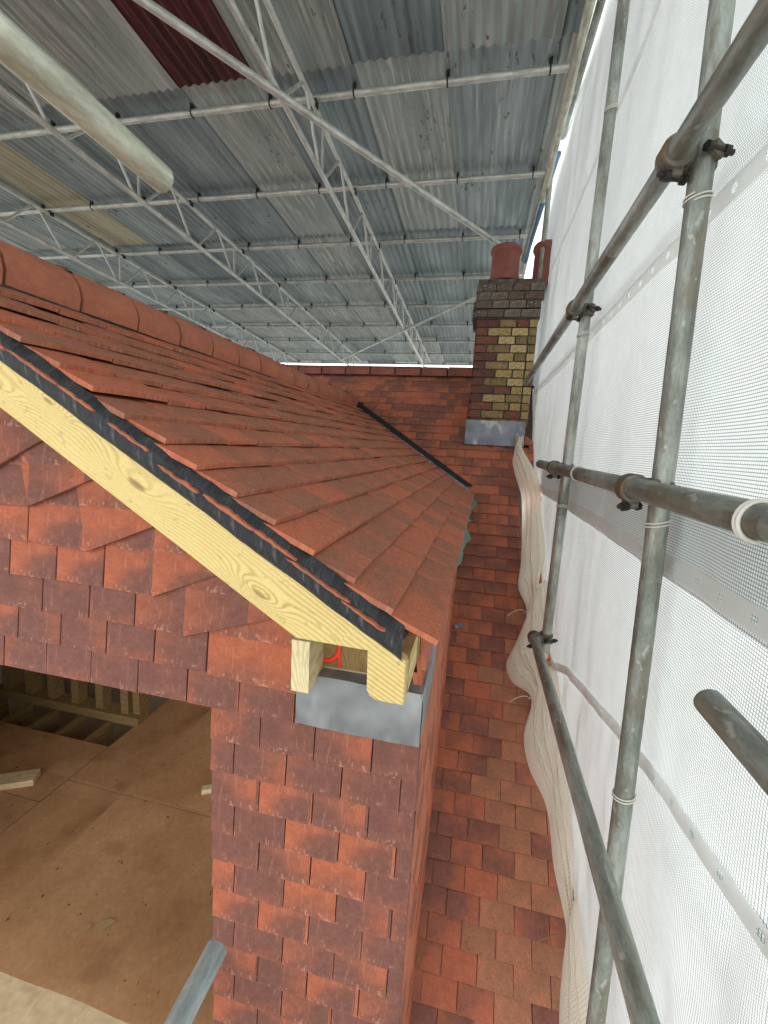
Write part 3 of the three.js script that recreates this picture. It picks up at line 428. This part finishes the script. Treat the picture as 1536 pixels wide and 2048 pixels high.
// ---------------------------------------------------------------- chimney
{
  const ch = group('brick_chimney'); tag(ch, 'old yellow and brown brick chimney stack with a lead apron', 'chimney');
  const x0 = -0.13, x1 = 0.42, zf = -4.33, zb = -4.86, c = 0.0755;
  mesh('chimney_core', mergeGeometries([box(x0 + 0.008, x1 - 0.008, -0.3, 1.215, zb, zf - 0.008), box(x0 - 0.012, x1 + 0.012, 1.215, 1.56, zb - 0.02, zf + 0.012)]), mortarMat, ch);
  const bg = {}; const bgeo = (w, h, dp) => { const k = w.toFixed(3) + h.toFixed(3); if (!bg[k]) bg[k] = [0, 1, 2].map(() => { const g = new THREE.BoxGeometry(w, h, dp, 2, 1, 1), p = g.attributes.position; for (let i = 0; i < p.count; i++) { const f = p.getZ(i) > 0 ? 1 : 0; p.setXYZ(i, p.getX(i) + rr(-0.001, 0.001), p.getY(i) + rr(-0.001, 0.001), p.getZ(i) + f * rr(-0.002, 0.001)); } g.computeVertexNormals(); return g; }); return any(bg[k]); };
  let n = 0; const put = (cx, cy, w, z, mat, ry = 0) => { const m = mesh(n ? 'brick_' + String(n).padStart(3, '0') : 'brick', bgeo(w, 0.064, 0.05), mat, ch); n++; if (ry) { m.rotation.y = ry; m.position.set(z, cy, cx); } else m.position.set(cx, cy, z); };
  for (let r = 0; r < 13; r++) {
    const y = 0.27 + r * c; let x = x0; const quoin = r % 2 ? [0.105, 0.213, 0.15, 0.075] : [0.205, 0.155, 0.105, 0.08];
    quoin.forEach((w, i) => { put(x + w / 2, y, w - 0.011, zf - 0.018, i === 0 ? any(brownBrickMats) : rnd() < 0.08 ? any(brownBrickMats) : any(yellowBrickMats)); x += w + 0.003; });
    for (let k = 0; k < 3; k++) put(-4.42 - k * 0.175, y, 0.16, x0 + 0.018, any(brownBrickMats), -Math.PI / 2);
  }
  for (let r = 0; r < 4; r++) {
    const o = r < 2 ? 0.022 : 0.0, y = 1.255 + r * c * 1.03; let x = x0 - o;
    const ws = r % 2 ? [0.15, 0.15, 0.15, 0.13] : [0.11, 0.15, 0.15, 0.17]; ws.forEach((w) => { put(x + w / 2, y, w - 0.008, zf - 0.018 + o + 0.016, any(sootBrickMats)); x += w; });
    for (let k = 0; k < 3; k++) put(-4.40 - k * 0.175, y, 0.168, x0 + 0.018 - o - 0.016, any(sootBrickMats), -Math.PI / 2);
  }
  const fl = sheetGeo(20, 10, (i, j) => { const x = mix(x0 - 0.005, x1 + 0.01, i), z = mix(zf + 0.012, zb, j), e = Math.min(i, 1 - i, j, 1 - j) * 4; return V3(x, 1.545 + 0.05 * sst(0, 1, e) + 0.02 * fbm(i * 8, j * 8, 5), z); }, 1, 1); mesh('mortar_cap', fl, flaunchMat, ch);
  mesh('lead_apron', sheetGeo(20, 10, (i, j) => { const x = mix(-0.155, 0.40, i) + (j < 0.3 ? 0.006 * (fbm(i * 9, 1, 4) - 0.5) : 0); const k = 0.004 * fbm(i * 7, j * 5, 12); if (j > 0.35) return V3(x, mix(0.14, 0.285, (j - 0.35) / 0.65) + (j > 0.95 ? 0.012 * (fbm(i * 6, 4, 9) - 0.5) : 0), zf + 0.018 + k); const t = j / 0.35, a = onMain(x, 4.29, 0.012 + k), b = V3(x, 0.14, zf + 0.022 + k); return a.lerp(b, t); }, 0.5, 0.25), oldLeadMat, ch);
  mesh('side_flashing', sheetGeo(6, 3, (i, j) => V3(x0 - 0.022, mix(mainY(4.33 + i * 0.4) + 0.01, mainY(4.33 + i * 0.4) + 0.14 + 0.05 * Math.floor(i * 3) * 0, j), -4.32 - i * 0.4), 0.3, 0.3), oldLeadMat, ch);
  const pot = (x, z, r, h, broken) => {
    const p = [[r * 1.08, 0], [r * 1.08, 0.02], [r * 1.02, 0.05], [r * 0.98, 0.07], [r * 0.96, h * 0.78], [r * 1.0, h * 0.82], [r * 1.08, h * 0.85], [r * 1.11, h * 0.90], [r * 1.08, h * 0.96], [r * 0.98, h], [r * 0.86, h * 0.985], [r * 0.84, h * 0.7], [r * 0.84, 0.02]].map(([a, b]) => new THREE.Vector2(a, b));
    const g = new THREE.LatheGeometry(p, 36); const o = mesh('chimney_pot', g, potMat); o.position.set(x, 1.585, z); return o;
  };
  tag(pot(0.085, -4.50, 0.132, 0.31), 'short red clay chimney pot with rolled rim on the stack, clear of the sheeting', 'chimney pot');
  tag(pot(0.475, -4.68, 0.125, 0.40), 'taller red clay chimney pot half hidden behind the scaffold standard', 'chimney pot');
}

// ---------------------------------------------------------------- temporary roof
const az = Math.tan(2.4 * R), roofY = (d, H = 2.75) => H - az * d;
{
  const lane0 = 0.25, laneW = 0.69, laps = [-3.4, -1.1, 1.0, 3.12, 5.28, 7.42, 9.52, 11.9];
  const along = V3(0, -Math.sin(2.4 * R), -Math.cos(2.4 * R)), upN = V3(0, Math.cos(2.4 * R), -Math.sin(2.4 * R));
  const sg = {};
  const corrGeo = (w, L) => { const k = w.toFixed(2) + L.toFixed(2); if (sg[k]) return sg[k]; const n = Math.round(w / 0.0767) * 6; return sg[k] = sheetGeo(n, 2, (i, j) => { const v = V3(i * w, Math.sin(i * w / 0.0767 * Math.PI * 2) * 0.0095, -j * L); v.uv = [i * w / 0.72, j]; return v; }); };
  for (let r = 0; r + 1 < laps.length; r++) for (let l = -1; l < 11; l++) {
    const xr = lane0 - l * laneW, w = l < 0 ? 0.17 : laneW + 0.05, xl = l < 0 ? 0.24 : xr - laneW - 0.02;
    const d0 = laps[r], L = laps[r + 1] - laps[r] + 0.16;
    let mat = any(corrMats); if (r === 2 && l === 3) mat = maroonMat; if ((r === 3 && l === 7) || (r === 2 && l === 8)) mat = creamMat;
    const m = mesh('corrugated_sheet', corrGeo(w, L), mat);
    m.position.copy(P(xl, roofY(d0) + 0.012 + (l % 2 ? 0.009 : 0), d0)); m.rotation.x = -2.4 * R - 0.012 / L * 1.0;
    m.position.y += rr(0, 0.003);
    if (mat === maroonMat) tag(m, 'dark maroon corrugated roof sheet among the grey ones', 'roof sheet'); else if (mat === creamMat) tag(m, r === 3 ? 'pale cream corrugated roof sheet crossed by the purlin nearest the dormer ridge' : 'pale cream corrugated roof sheet beyond the thick pale tube', 'roof sheet'); else { const t = corrMats.indexOf(mat); tag(m, l < 0 ? 'narrow grey corrugated strip along the edge of the temporary roof above the sheeting' : ['mid grey corrugated metal sheet with some pale streaks', 'grey-green corrugated metal sheet with faint streaks', 'pale grey corrugated metal sheet with heavy white streaks', 'darker slate-grey corrugated metal sheet with few streaks', 'light grey corrugated metal sheet with blotchy white streaks'][t], 'roof sheet', l < 0 ? 'edge strips of the temporary roof' : ['mid grey', 'grey-green', 'pale grey', 'slate-grey', 'light grey'][t] + ' sheets of the temporary roof'); }
  }
  // purlins
  for (let k = -4; k < 9; k++) {
    const d = 3.445 + k * 1.057, y = roofY(d) - 0.046, p = group('purlin_tube');
    tag(p, 'galvanised purlin tube under the corrugated sheets', 'scaffold tube', 'purlins of the temporary roof');
    mesh('tube', tubeGeo(P(-7.4, y, d), P(0.36, y, d), 0.02415, 12), beamMat, p);
    for (let l = 0; l < 10; l++) { const x = lane0 - l * laneW + 0.005; const g = mergeGeometries([new THREE.TorusGeometry(0.0275, 0.0055, 5, 12).rotateY(Math.PI / 2), new THREE.BoxGeometry(0.022, 0.05, 0.03).translate(0, 0.045, 0)]); g.translate(x + rr(-0.02, 0.02), y, -d); mesh('clip', g, darkSteelMat, p); }
  }
  // lattice beams
  const bt = (H, x, d) => P(x, roofY(d, H), d);
  [-1.45, -3.31, -5.18].forEach((x, n) => {
    const b = group('lattice_beam'); tag(b, ['galvanised lattice beam of the temporary roof, the one crossed by a long handrail-like tube', 'galvanised lattice beam of the temporary roof above the dormer slope', 'galvanised lattice beam of the temporary roof just over the dormer ridge'][n], 'lattice beam', 'lattice beams of the temporary roof');
    const d0 = -2, d1 = 11.4, HT = 2.655, HB = 2.305;
    mesh('top_chord', tubeGeo(bt(HT, x, d0), bt(HT, x, d1), 0.0215, 10), beamMat, b); mesh('bottom_chord', tubeGeo(bt(HB, x, d0), bt(HB, x, d1), 0.0215, 10), beamMat, b);
    let d = d0 + 0.1 + n * 0.13, up = true;
    while (d < d1 - 0.6) {
      const e = d + 0.34; mesh('lacing_tube', tubeGeo(bt(HB, x, d), bt(HT, x, e), 0.0135, 8, 0.003, false), beamMat, b); mesh('lacing_tube', tubeGeo(bt(HT, x, e + 0.05), bt(HB, x, e + 0.34), 0.0135, 8, 0.003, false), beamMat, b);
      if (up) mesh('post_tube', tubeGeo(bt(HB, x, e + 0.40), bt(HT, x, e + 0.40), 0.0135, 8, 0.003, false), beamMat, b); up = !up; d = e + 0.46;
    }
    for (let k = -4; k < 9; k++) { const dd = 3.445 + k * 1.057; if (dd > d1 || dd < d0) continue; mesh('beam_clip', new THREE.BoxGeometry(0.05, 0.05, 0.05).translate(x, roofY(dd) - 0.085, -dd), darkSteelMat, b); }
  });
  // braces
  const A = P(-1.395, roofY(2.856, 2.26), 2.856), B = P(0.031, 2.004, 4.7), dir = B.clone().sub(A).normalize();
  tag(mesh('scaffold_tube', tubeGeo(A.clone().addScaledVector(dir, -1.3), B, 0.02415, 14), beamMat), 'long pale diagonal tube sloping from the roof beams to the chimney pot', 'scaffold tube');
  tag(mesh('scaffold_tube', tubeGeo(P(-0.1, 2.03, 6.05), P(-3.36, 1.885, 9.88), 0.02, 10), beamMat), 'thin diagonal brace tube behind the chimney', 'scaffold tube');
}

// ---------------------------------------------------------------- scaffold along the sheeting
function tube(name, a, b, mat, label, grp, r = 0.02415) { return tag(mesh(name, tubeGeo(a, b, r, 24), mat), label, 'scaffold tube', grp); }
tube('scaffold_standard', P(0.374, 2.7, 1.19), P(0.512, -3.15, 1.12), tubeMats[1], 'thick upright scaffold standard with cord ties in front of the netting');
tube('scaffold_standard', P(0.42, 2.7, 2.20), P(0.425, -1.03, 2.26), tubeMats[0], 'upright scaffold standard standing between the thick upright and the chimney');
tube('scaffold_standard', P(0.42, 2.65, 4.58), P(0.42, -0.1, 4.60), tubeMats[2], 'upright scaffold standard right beside the chimney');
tube('scaffold_ledger', P(0.362, 0.668, -0.4), P(0.362, 0.64, 4.47), tubeMats[1], 'upper horizontal ledger tube running down to the chimney bricks');
tube('scaffold_ledger', P(0.362, -0.075, -0.4), P(0.362, -0.063, 2.74), tubeMats[1], 'middle horizontal ledger tube whose open end stops short of the roof tiles');
tube('scaffold_ledger', P(0.362, -0.96, -0.4), P(0.362, -0.953, 2.27), tubeMats[0], 'lower horizontal ledger tube passing in front of the thick upright');
tube('scaffold_tube', P(-0.60, 0.475, -0.6), P(-0.628, 0.472, 0.775), paleTubeMat, 'pale thick tube end pointing at the corrugated roof above the dormer', null);
tube('scaffold_tube', P(-0.475, -1.14, -0.6), P(-0.476, -1.128, 0.70), lowTubeMat, 'blue grey tube end in front of the hung tiles by the opening', null);
tube('scaffold_tube', P(0.405, -0.395, -0.5), P(0.417, -0.402, 0.775), tubeMats[1], 'stained tube end sticking out in front of the netting', null);
// raking tube on the roof slope, tubes at the roof edge
tube('scaffold_tube', P(0.318, 0.36, 4.53), P(0.50, -1.75, 2.42), tubeMats[2], 'raking tube lying up the tiled slope with sheeting tied round it');
tube('scaffold_tube', P(0.448, 2.52, 2.95), P(0.47, 2.74, 4.40), tubeMats[2], 'galvanised tube along the edge of the temporary roof', 'roof edge tubes');
tube('scaffold_tube', P(0.475, 2.76, 4.62), P(0.30, 2.06, 5.25), blueTubeMat, 'bluish tube slanting down behind the chimney pots');
tube('scaffold_tube', P(0.40, 2.66, 4.45), P(0.27, 2.02, 5.1), tubeMats[2], 'galvanised tube beside the bluish tube behind the chimney pots', null, 0.018);

tube('scaffold_tube', P(0.385, 2.52, 1.9), P(0.385, 2.42, 4.75), paleTubeMat, 'pale tube running just under the right-hand edge of the corrugated sheets', null, 0.028);
{ const g = new THREE.BoxGeometry(0.07, 0.012, 0.035, 3, 1, 2); const m = tag(mesh('mortar_scrap', g, oldLeadMat), 'small grey scrap lying on the main roof tiles beside the dormer cheek', 'scrap'); m.position.copy(onMain(-0.035, 2.97, 0.022)); m.rotation.set(0.75, 0.3, 0.1); }
// couplers: two half clamps on a plate, bolt and nut
function coupler(p, axisA, axisB, toB, label, s = 1) {
  const c = group('scaffold_coupler'); c.position.copy(p); tag(c, label, 'coupler', 'scaffold couplers on the ledgers');
  const q = (ax) => new THREE.Quaternion().setFromUnitVectors(V3(0, 1, 0), ax.clone().normalize());
  const band = () => { const pr = [[0.0245, -0.024], [0.0315, -0.024], [0.0345, -0.019], [0.0345, -0.008], [0.0325, -0.004], [0.0325, 0.004], [0.0345, 0.008], [0.0345, 0.019], [0.0315, 0.024], [0.0245, 0.024]].map(([a, b]) => new THREE.Vector2(a, b)); return new THREE.LatheGeometry(pr, 20); };
  const a = mesh('clamp', band().applyQuaternion(q(axisA)), couplerMat, c);
  const b = mesh('clamp', band().applyQuaternion(q(axisB)), couplerMat, c); b.position.copy(toB);
  const mid = mesh('pivot_plate', new THREE.CylinderGeometry(0.022, 0.026, Math.max(0.012, toB.length() - 0.05), 10).applyQuaternion(q(toB)), couplerMat, c); mid.position.copy(toB).multiplyScalar(0.5);
  const n = toB.clone().normalize();
  const boltAt = (ax, off, sgn) => { // lug and bolt on the free side of a clamp
    const side = ax.clone().cross(n).normalize().multiplyScalar(sgn), base = off.clone().addScaledVector(side, 0.036);
    const lug = mesh('lug', new THREE.BoxGeometry(0.03, 0.022, 0.026).applyQuaternion(q(side)), couplerMat, c); lug.position.copy(base);
    const g = mergeGeometries([new THREE.CylinderGeometry(0.0065, 0.0065, 0.075, 8), new THREE.CylinderGeometry(0.012, 0.012, 0.013, 6).translate(0, 0.018, 0), new THREE.CylinderGeometry(0.011, 0.011, 0.008, 6).translate(0, -0.03, 0)]).applyQuaternion(q(n.clone().multiplyScalar(off.lengthSq() > 0 ? 1 : -1)));
    const bo = mesh('bolt', g, darkSteelMat, c); bo.position.copy(base).addScaledVector(side, 0.008);
  };
  boltAt(axisA, V3(0, 0, 0), 1); boltAt(axisB, toB, -1); return c;
}
const Z = V3(0, 0, -1), Yv = V3(0, 1, 0);
coupler(P(0.362, 0.66, 1.15), Z, Yv, V3(0.06, 0, -0.03), 'muddy steel coupler joining the upper ledger to the thick upright');
coupler(P(0.362, 0.655, 2.18), Z, Yv, V3(0.059, 0, -0.035), 'steel coupler joining the upper ledger to the upright nearer the chimney');
coupler(P(0.362, -0.07, 1.12), Z, Yv, V3(0.066, 0.0, -0.05), 'steel coupler joining the middle ledger to the thick upright');
coupler(P(0.362, -0.065, 2.22), Z, Yv, V3(0.059, 0, -0.035), 'steel coupler joining the middle ledger to the upright nearer the chimney');
coupler(P(0.362, -0.953, 2.23), Z, Yv, V3(0.06, 0, -0.03), 'dark steel coupler at the end of the lower ledger');
coupler(P(0.362, 0.642, 4.40), Z, Yv, V3(0.055, 0, -0.18), 'small steel coupler joining the upper ledger to the upright beside the chimney');
coupler(P(0.322, 0.32, 4.49), V3(0.18, -2.1, 2.1), Yv, V3(0.09, 0, -0.1), 'small steel coupler on the raking tube at the chimney foot');

// cord ties: two turns of cord round a tube
function tie(p, axis, label, mat = cordMat, r = 0.0262, turns = 2, th = 0.0022) {
  const pts = []; const ax = axis.clone().normalize(), u = new THREE.Vector3(1, 0.01, 0.02).cross(ax).normalize(), v = ax.clone().cross(u); const ph = rnd() * 6, tl = rr(0.2, 0.5);
  for (let k = 0; k <= turns * 16; k++) { const a = ph + k / 16 * Math.PI * 2; pts.push(p.clone().addScaledVector(u, Math.cos(a) * r).addScaledVector(v, Math.sin(a) * r).addScaledVector(ax, (k / (turns * 16) - 0.5) * 0.016 + Math.sin(a) * 0.012 * tl)); }
  return tag(mesh('cord_tie', new THREE.TubeGeometry(new THREE.CatmullRomCurve3(pts), turns * 22, th, 5), mat), label, 'cord');
}
const onS1 = (y) => P(mix(0.374, 0.512, (2.7 - y) / 5.85), y, mix(1.19, 1.12, (2.7 - y) / 5.85));
tie(onS1(0.575), Yv, 'white cord tied round the thick upright just below its top coupler');
tie(onS1(-0.155), Yv, 'white cord tied round the thick upright below the middle ledger');
tie(onS1(-0.90), Yv, 'white cord tied round the thick upright near the lower ledger crossing');
tie(P(0.42, 1.46, 2.205), Yv, 'white cord tied high on the upright between thick upright and chimney');
tie(P(0.42, 0.555, 2.22), Yv, 'white cord tied on the far upright below the upper ledger');
tie(P(0.42, -0.25, 2.235), Yv, 'white cord tied on the far upright below the middle ledger');
tie(P(0.362, -0.073, 0.645), Z, 'thick white cord wrapped round the middle ledger', cordMat, 0.0265, 2, 0.0034);
tie(P(0.362, -0.066, 1.70), Z, 'white cord wrapped round the middle ledger between the two uprights');
tie(P(0.42, 1.62, 4.58), Yv, 'white cord on the upright beside the chimney top');

// ---------------------------------------------------------------- sheeting
const sheetX = (y) => 0.494 + 0.075 * Math.max(0, -y - 0.55);
const wave = (y, d, s, a = 0.012) => (fbm(y * 1.6 + s, d * 1.8, s, 3) - 0.5) * 2 * a + (fbm(y * 1.0, d * 8 + y * 0.8, s + 7, 3) - 0.5) * a * 1.1;
function debris(name, yLo, yHi, d0, d1, dx, s, mat, label, amp = 0.012) {
  const g = sheetGeo(170, 70, (i, j) => { const d = mix(d0, d1, i), lo = typeof yLo === 'function' ? yLo(d) : yLo, hi = typeof yHi === 'function' ? yHi(d) : yHi, y = mix(lo, hi, j); const v = P(sheetX(y) + dx + wave(y, d, s, amp), y, d); v.uv = [d, y]; return v; });
  return tag(mesh(name, g, mat), label, 'sheeting');
}
const stripC = (d) => { const t = [[0.4, -0.73], [0.6, -0.74], [0.79, -0.745], [1.01, -0.785], [1.41, -0.86], [2.26, -1.10], [2.6, -1.25]]; for (let i = 0; i + 1 < t.length; i++) if (d <= t[i + 1][0]) return mix(t[i][1], t[i + 1][1], clamp((d - t[i][0]) / (t[i + 1][0] - t[i][0]))); return -1.25; };
const sh1 = debris('debris_sheet', -0.30, 3.0, -2.5, 6.4, 0.0, 3, netMat, 'tall white reinforced plastic sheet with a fine grid above the middle ledger');
const sh2 = debris('debris_sheet', (d) => Math.max(-2.7, stripC(d) - 0.045), -0.075, -2.5, 3.5, 0.014, 13, netMat, 'white gridded plastic sheet between the middle and lower ledgers', 0.014);
const sh3 = debris('debris_sheet', -3.4, stripC, -2.5, 3.1, 0.030, 23, netMat, 'creased white plastic sheet hanging below the curved eyelet band', 0.03);
// eyelet bands (holes cut through by an alpha map)
const holes = tex(256, 128, (u, v) => (Math.hypot((u - 0.5) * 2.2, (v - 0.5) * 1.1) < 0.21 ? 0 : 255), { srgb: false });
const bandHoleMat = bandMat.clone(); bandHoleMat.alphaMap = holes; bandHoleMat.alphaTest = 0.5; bandHoleMat.map = null; bandHoleMat.color = new THREE.Color('#eef0ed'); bandHoleMat.transmission = 0.5;
function band(parent, yc, w, d0, d1, dx, s, amp) {
  const g = sheetGeo(110, 3, (i, j) => { const d = mix(d0, d1, i), y = (typeof yc === 'function' ? yc(d) : yc) + (j - 0.5) * w; const v = P(sheetX(y) + dx + wave(y, d, s, amp) - 0.004, y, d); v.uv = [d / 0.11, j]; return v; });
  mesh('eyelet_band', g, bandHoleMat, parent);
}
band(sh1, 1.62, 0.055, -0.5, 4.7, 0, 3, 0.012); band(sh1, 0.59, 0.055, -0.5, 4.7, 0, 3, 0.012);
band(sh1, -0.262, 0.05, -0.5, 4.6, 0, 3, 0.012); band(sh2, -0.10, 0.05, -0.5, 3.4, 0.014, 13, 0.014); band(sh3, (d) => stripC(d) - 0.02, 0.05, -0.5, 2.7, 0.010, 13, 0.014);
// gathered hem of the sheeting tied to the raking tube
{
  const L = [[0.33, 0.03, 4.216], [0.30, -0.11, 4.077], [0.375, -0.395, 3.791], [0.383, -0.61, 3.569], [0.378, -0.845, 3.335], [0.362, -0.995, 3.182], [0.42, -1.12, 3.053], [0.35, -1.29, 2.884], [0.29, -1.40, 2.768], [0.33, -1.475, 2.693], [0.444, -1.525, 2.641], [0.402, -1.69, 2.472], [0.431, -1.80, 2.363], [0.521, -1.92, 2.238], [0.552, -2.10, 2.058], [0.601, -2.27, 1.891], [0.574, -2.37, 1.79], [0.556, -2.48, 1.679], [0.56, -2.7, 1.45], [0.56, -3.1, 1.1]].map((p) => P(...p));
  const curve = new THREE.CatmullRomCurve3(L), ties = [6, 10, 15].map((k) => k / (L.length - 1));
  const tAt = (i) => i, g = sheetGeo(320, 70, (i, j) => {
    const l = curve.getPoint(i).addScaledVector(mN, 0.018), y = l.y, pin = Math.max(...ties.map((t) => Math.exp(-Math.pow((i - t) / 0.016, 2))));
    const r = P(sheetX(y + 0.24) - 0.008, y + 0.36, -l.z - 0.05 + 0.02 * Math.sin(i * 40)); const wdt = mix(1, 0.62, pin) * mix(0.3, 1, sst(0.02, 0.18, i));
    const p = l.clone().lerp(r, j * wdt); const ph = fbm(i * 7, 1, 3) * 4, k = ((1 - 2 * Math.abs(Math.sin(j * 13 + ph + fbm(i * 22, j * 2, 3) * 2))) * 0.016 + (1 - 2 * Math.abs(Math.sin(j * 37 + ph * 2 + fbm(i * 30, j * 3, 5) * 3))) * 0.006) * (0.9 + pin * 0.5) + (Math.abs(fbm(i * 70, j * 9, 8, 4) - 0.5)) * 0.05 * (1 - pin);
    p.addScaledVector(mN, 0.035 * Math.sin(j * Math.PI) + k * Math.sin(j * Math.PI)); p.x -= 0.02 * Math.sin(j * Math.PI) * (1 - pin); p.uv = [i * 3.8, j * 0.42]; return p;
  });
  tag(mesh('gathered_sheeting', g, clothMat), 'crumpled cream hem of the plastic sheeting bunched along the roof tiles', 'sheeting');
  const names = ['cord pinching the hem beside the lower ledger coupler', 'cord with a loose white end pinching the hem below the coupler', 'brown cord with a curled tail pinching the lowest part of the hem'];
  ties.forEach((t, n) => { const c = curve.getPoint(t).addScaledVector(mN, 0.03); const tan = curve.getTangent(t); const pts = []; for (let k = 0; k <= 20; k++) { const a = k / 20 * 6.283; pts.push(c.clone().add(V3(0.03, 0, 0)).addScaledVector(V3(1, 0.4, 0).normalize(), Math.cos(a) * 0.05).addScaledVector(mN, Math.sin(a) * 0.028)); } const tail = []; for (let k = 0; k <= 8; k++) { const q = k / 8; tail.push(c.clone().add(V3(-0.02 - q * 0.11, -0.01 - 0.05 * q * q, 0.02 * q)).addScaledVector(mN, 0.012 + 0.02 * Math.sin(q * 3))); }
    tag(mesh('cord_tie', mergeGeometries([new THREE.TubeGeometry(new THREE.CatmullRomCurve3(pts), 30, 0.003, 5), new THREE.TubeGeometry(new THREE.CatmullRomCurve3(tail), 14, 0.003, 5)]), n === 2 ? strawCordMat : cordMat), names[n], 'cord'); });
}
renderer.render(scene, camera);
